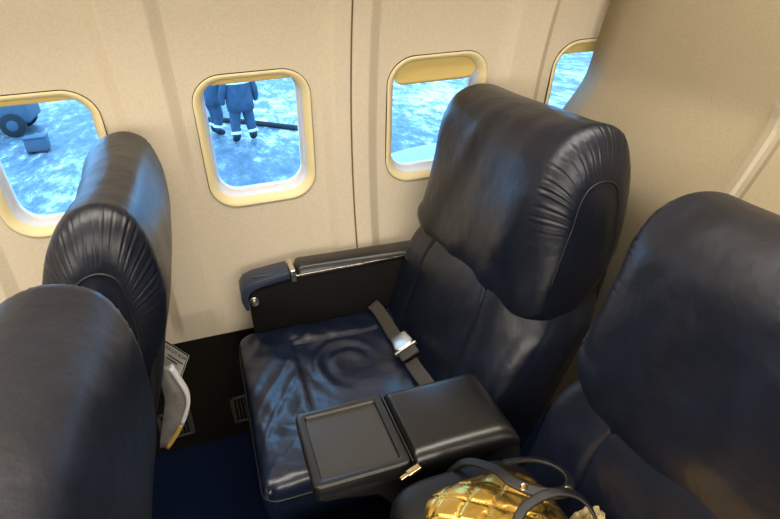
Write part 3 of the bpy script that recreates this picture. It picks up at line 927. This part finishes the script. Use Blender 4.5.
def person(loc, rz, pose, label):
    t = empty('person', loc); tag(t, label, 'person', 'ground workers on the apron')
    t.rotation_euler.z = 0
    J = pose
    me = bpy.data.meshes.new('body'); 
    names = list(J['v'].keys()); idx = {k: i for i, k in enumerate(names)}
    ca, sa = math.cos(rz), math.sin(rz)
    def rot(p): return (p[0]*ca-p[1]*sa, p[0]*sa+p[1]*ca, p[2])
    me.from_pydata([rot(J['v'][k][0]) for k in names], [(idx[a], idx[b]) for a, b in J['e']], [])
    o = bpy.data.objects.new('body', me); COL.objects.link(o)
    sk = o.modifiers.new('s', 'SKIN'); sk.use_smooth_shade = True
    if not me.skin_vertices: me.skin_vertices.new()
    for k in names:
        r = J['v'][k][1]; me.skin_vertices[0].data[idx[k]].radius = r if isinstance(r, tuple) else (r, r)
    me.skin_vertices[0].data[idx['pelvis']].use_root = True
    sb = o.modifiers.new('b', 'SUBSURF'); sb.levels = 2; sb.render_levels = 2
    bpy.context.view_layer.update()
    m2 = bpy.data.meshes.new_from_object(o.evaluated_get(bpy.context.evaluated_depsgraph_get()))
    bpy.data.objects.remove(o)
    b = bpy.data.objects.new('body', m2); COL.objects.link(b); b.parent = t
    m2.materials.clear(); m2.materials.append(M['workwear']); m2.materials.append(M['skin']); m2.materials.append(M['rubber'])
    for p in m2.polygons:
        p.use_smooth = True
        z = p.center.z
        p.material_index = 2 if z < .16 else (1 if z > J['neck'] else 0)
    def band(a, b_, f, r, nm):
        A_ = Vector(rot(J['v'][a][0])); B_ = Vector(rot(J['v'][b_][0])); d = (B_-A_).normalized(); c = A_.lerp(B_, f)
        mm = MB(); mm.cyl(c-d*.028, c+d*.028, r, 24, bev=.004); oo = mm.build(nm, M['reflective'], None)
        oo.parent = t; oo['label'] = 'silver reflective band'
    jb = Vector(rot(J['v']['pelvis'][0])); jc = Vector(rot(J['v']['chest'][0]))
    V = []; n_ = 28
    prof_ = [(-.20, .262, .19), (-.19, .285, .205), (-.05, .29, .21), (.20, .285, .205), (.42, .27, .19), (.56, .20, .14), (.62, .10, .09)]
    for dz, rx_, ry_ in prof_:
        cc = jb.lerp(jc, max(0, min(1.2, dz/.48)))
        for k in range(n_):
            a = 2*PI*k/n_; wv = 1+.03*nz(math.cos(a)*2, math.sin(a)*2, dz*5)
            q = rot((rx_*math.cos(a)*wv, ry_*math.sin(a)*wv, 0)); V.append((cc.x+q[0], cc.y+q[1], jb.z+dz))
    F = [(j*n_+k, j*n_+(k+1) % n_, (j+1)*n_+(k+1) % n_, (j+1)*n_+k) for j in range(len(prof_)-1) for k in range(n_)]
    jk = link('jacket', me_from(V, F), M['workwear']); jk.parent = t
    for s in 'lr': band('knee'+s, 'ankle'+s, .66, .112, 'reflective_band')
    A_ = Vector(rot(J['v']['belly'][0])); mm = MB(); mm.ball(A_+Vector((0, 0, .16)), 1, (.300, .222, .036), 28, Matrix.Rotation(rz, 4, 'Z')); oo = mm.build('reflective_band', M['reflective']); oo.parent = t; oo['label'] = 'silver reflective band'
    H = Vector(rot(J['v']['head'][0]))
    mm = MB(); mm.ball(H+Vector((0, 0, .055)), .118, (.95, 1.05, .85), 24); ht = mm.build('knit_hat', M['hair']); ht.parent = t
    fw = Vector(rot((0, 1, 0)))
    mm = MB(); mm.ball(H+fw*.112+Vector((0, 0, -.02)), .018, (1, 1.2, 1.5), 12); nsm = mm.build('nose', M['skin']); nsm.parent = t
    return t
def std_pose(sp=.21, lean=0.0, armf=.05, handz=.80, handx=.30, bend=0.0):
    v = {'pelvis': ((0, 0, .88), (.25, .18)), 'belly': ((0, lean*.2, 1.10), (.25, .18)), 'chest': ((0, lean*.6, 1.36), (.24, .17)),
         'neckb': ((0, lean, 1.50), (.09, .085)), 'neck': ((0, lean*1.1, 1.56), (.06, .06)), 'head': ((0, lean*1.3+.01, 1.67), (.088, .105)), 'top': ((0, lean*1.35, 1.75), (.06, .07))}
    e = [('pelvis', 'belly'), ('belly', 'chest'), ('chest', 'neckb'), ('neckb', 'neck'), ('neck', 'head'), ('head', 'top')]
    for s, k in (('l', -1), ('r', 1)):
        v['hip'+s] = ((k*.13, 0, .74), .145); v['knee'+s] = ((k*(.135+sp)/2, .03+bend, .46), .118); v['ankle'+s] = ((k*sp, -.02, .10), .095); v['toe'+s] = ((k*sp*1.05, .15, .055), (.055, .05))
        v['sh'+s] = ((k*.20, lean*.85, 1.43), .10); v['el'+s] = ((k*.34, lean+armf*.3-.03, 1.14), .088); v['wr'+s] = ((k*handx, armf+lean, handz+.1), .065); v['ha'+s] = ((k*handx*.97, armf+.03+lean, handz), .055)
        e += [('pelvis', 'hip'+s), ('hip'+s, 'knee'+s), ('knee'+s, 'ankle'+s), ('ankle'+s, 'toe'+s), ('chest', 'sh'+s), ('sh'+s, 'el'+s), ('el'+s, 'wr'+s), ('wr'+s, 'ha'+s)]
    return {'v': v, 'e': e, 'neck': 1.54}
person((.62, 11.38, GZ), .25, std_pose(.19, 0, .02, .82, .37), 'person in dark blue workwear standing on the apron with legs apart and back turned')
person((.06, 12.3, GZ), -1.3, std_pose(.13, .16, .34, 1.0, .12, .04), 'person in dark blue workwear leaning forward, left of the other worker')

# dark hose on the ground behind the workers
P = spline([far(x, y)+(GZ+.06,) for x, y in ((-2.1, 10.6), (-.8, 10.2), (.31, 9.5), (1.36, 8.3), (1.95, 7.8), (2.12, 7.3), (1.75, 6.2), (1.0, 4.0))], 60)
V, F = tube_data(P, .06, 10)
o = link('ground_hose', me_from(V, F), M['rubber']); tag(o, 'thick black hose lying across the icy apron behind the two workers', 'hose')

# engine nacelle
def nacelle():
    t = empty('engine_nacelle', (3.0, 4.5, GZ)); tag(t, 'white rounded engine nacelle seen at the bottom of the third window', 'engine')
    def lathe(prof, y, z, nm, m_, n=64):
        V = []; F = []
        for x, r in prof:
            for k in range(n):
                a = 2*PI*k/n; V.append((1.86+(x-1.385)*.8, y+.62*r*math.cos(a)*1.03, z+.62*r*math.sin(a)*(.96 if math.sin(a) < 0 else 1)))
        for j in range(len(prof)-1):
            for k in range(n): F.append((j*n+k, j*n+(k+1) % n, (j+1)*n+(k+1) % n, (j+1)*n+k))
        return link(nm, me_from(V, F), m_, t)
    yy, zz = 5.12, -1.29
    pr = [(1.52, .88), (1.62, .93), (1.9, .98), (2.4, 1.02), (3.2, 1.03), (4.2, .96), (5.0, .80), (5.0, .70)]
    lathe(pr, yy, zz, 'cowling', M['engine'])
    lp = [(1.62, .70), (1.50, .72), (1.42, .76), (1.385, .81), (1.40, .85), (1.45, .872), (1.52, .882)]
    lathe(lp, yy, zz, 'inlet_lip', M['lip'])
    lathe([(2.1, .02), (2.2, .12), (2.35, .20), (2.35, .78), (1.6, .70)], yy, zz, 'fan', M['vehicle'])
    m = MB(); m.box(2.9, 4.5, yy-.07, yy+.07, zz+.5, zz+.85, .04); m.build('pylon', M['engine'], t)
nacelle()

# service vehicles seen through the leftmost window
def tractor(loc, label, s=1.0):
    t = empty('baggage_tractor', loc); tag(t, label, 'vehicle'); x, y, z = loc
    m = MB(); m.box(x-1.1, x+1.1, y-.65, y+.65, z+.28, z+.85, .08); m.box(x-1.05, x-.1, y-.6, y+.6, z+.8, z+1.0, .05); m.build('body', M['vehicle'], t)
    m = MB(); m.box(x+.0, x+.95, y-.62, y+.62, z+1.65, z+1.75, .03)
    for a, b in ((.03, -.58), (.03, .58), (.9, -.58), (.9, .58)): m.box(x+a-.03, x+a+.03, y+b-.03, y+b+.03, z+.8, z+1.7)
    m.build('cab_frame', M['vehicle'], t)
    m = MB(); m.box(x+.35, x+.8, y-.4, y+.4, z+.8, z+1.0, .05); m.box(x+.72, x+.82, y-.4, y+.4, z+.95, z+1.4, .04); m.build('driver_seat', M['rubber'], t)
    for a in (-.7, .7):
        for b in (-.62, .62):
            m = MB(); m.cyl((x+a, y+b-.1, z+.28), (x+a, y+b+.1, z+.28), .28, 28, bev=.03); w_ = m.build('wheel', M['rubber'], t)
            m = MB(); m.cyl((x+a, y+b-.11, z+.28), (x+a, y+b+.11, z+.28), .13, 20, bev=.01); m.build('hub', M['vehicle'], w_)
    m = MB(); m.ball((x-.9, y-.5, z+.98), .09, (1, 1, .8)); m.build('marker_lamp', M['redlamp'], t)
tractor((*far(-3.95, 10.9), GZ), 'dark blue baggage tractor with black tyres, at the left of the leftmost window')
m = MB(); 
cx, cy = far(-2.80, 9.05)
t = empty('equipment_crate', (cx, cy, GZ)); tag(t, 'dark equipment crate standing alone on the apron in the leftmost window', 'crate')
m.box(cx-.22, cx+.22, cy-.16, cy+.16, GZ+.04, GZ+.32, .03); m.build('crate_body', M['vehicle'], t)
m = MB(); m.box(cx-.23, cx+.23, cy-.17, cy+.17, GZ+.31, GZ+.36, .02); m.build('lid', M['vehicle'], t)
for q in (-.15, .15):
    m = MB(); m.box(cx+q-.04, cx+q+.04, cy-.16, cy+.16, GZ, GZ+.045); m.build('skid', M['rubber'], t)

# ------------------------------------------------------------------ light
w = bpy.data.worlds.new('World'); S.world = w; w.use_nodes = True
bg = w.node_tree.nodes['Background']; bg.inputs[0].default_value = (.24, .56, 1.0, 1); bg.inputs[1].default_value = 5.5
def area(name, loc, to, sx, sy, power, col):
    l = bpy.data.lights.new(name, 'AREA'); l.shape = 'RECTANGLE'; l.size = sx; l.size_y = sy; l.energy = power; l.color = col
    o = bpy.data.objects.new(name, l); COL.objects.link(o); o.location = loc
    d = Vector(to)-Vector(loc); o.rotation_euler = d.to_track_quat('-Z', 'Y').to_euler()
    return o
WARM = (1.0, .92, .80)
area('ceiling_wash_light', (-.2, -1.08, 2.08), (-.2, -1.00, 0), 3.0, .40, 46, WARM)
area('aisle_fill_light', (-.4, -2.7, 1.35), (-.2, -.3, .70), 2.6, .55, 47, WARM)
for cx in WIN:
    q = W(cx, SC, .10)
    l = area('window_portal', q, q+(W(cx, SC, -1)-W(cx, SC, 0)), .26, .34, 1, (1, 1, 1)); l.data.cycles.is_portal = True

# ------------------------------------------------------------------ camera
cam = bpy.data.cameras.new('camera'); co = bpy.data.objects.new('camera', cam); COL.objects.link(co); S.camera = co
cam.sensor_width = 36; cam.lens = 36*585.34/780; cam.clip_start = .02; cam.clip_end = 300
px, ry, rz = math.radians(26.71427), math.radians(-3.0909), math.radians(-16.59354)
f = Vector((-math.sin(rz)*math.cos(px), math.cos(rz)*math.cos(px), -math.sin(px))); r = Vector((math.cos(rz), math.sin(rz), 0)); u = r.cross(f)
c, s = math.cos(ry), math.sin(ry); r2 = r*c+u*s; u2 = -r*s+u*c
co.matrix_world = Matrix(((r2.x, u2.x, -f.x, -.12223), (r2.y, u2.y, -f.y, -1.63139), (r2.z, u2.z, -f.z, 1.4029), (0, 0, 0, 1)))

S.view_settings.view_transform = 'Standard'; S.view_settings.look = 'None'; S.view_settings.gamma = 1; S.view_settings.exposure = 0
S.view_settings.use_curve_mapping = False
S.cycles.max_bounces = 8; S.cycles.diffuse_bounces = 5; S.cycles.transparent_max_bounces = 8; S.cycles.sample_clamp_indirect = 6
S.cycles.use_denoising = True
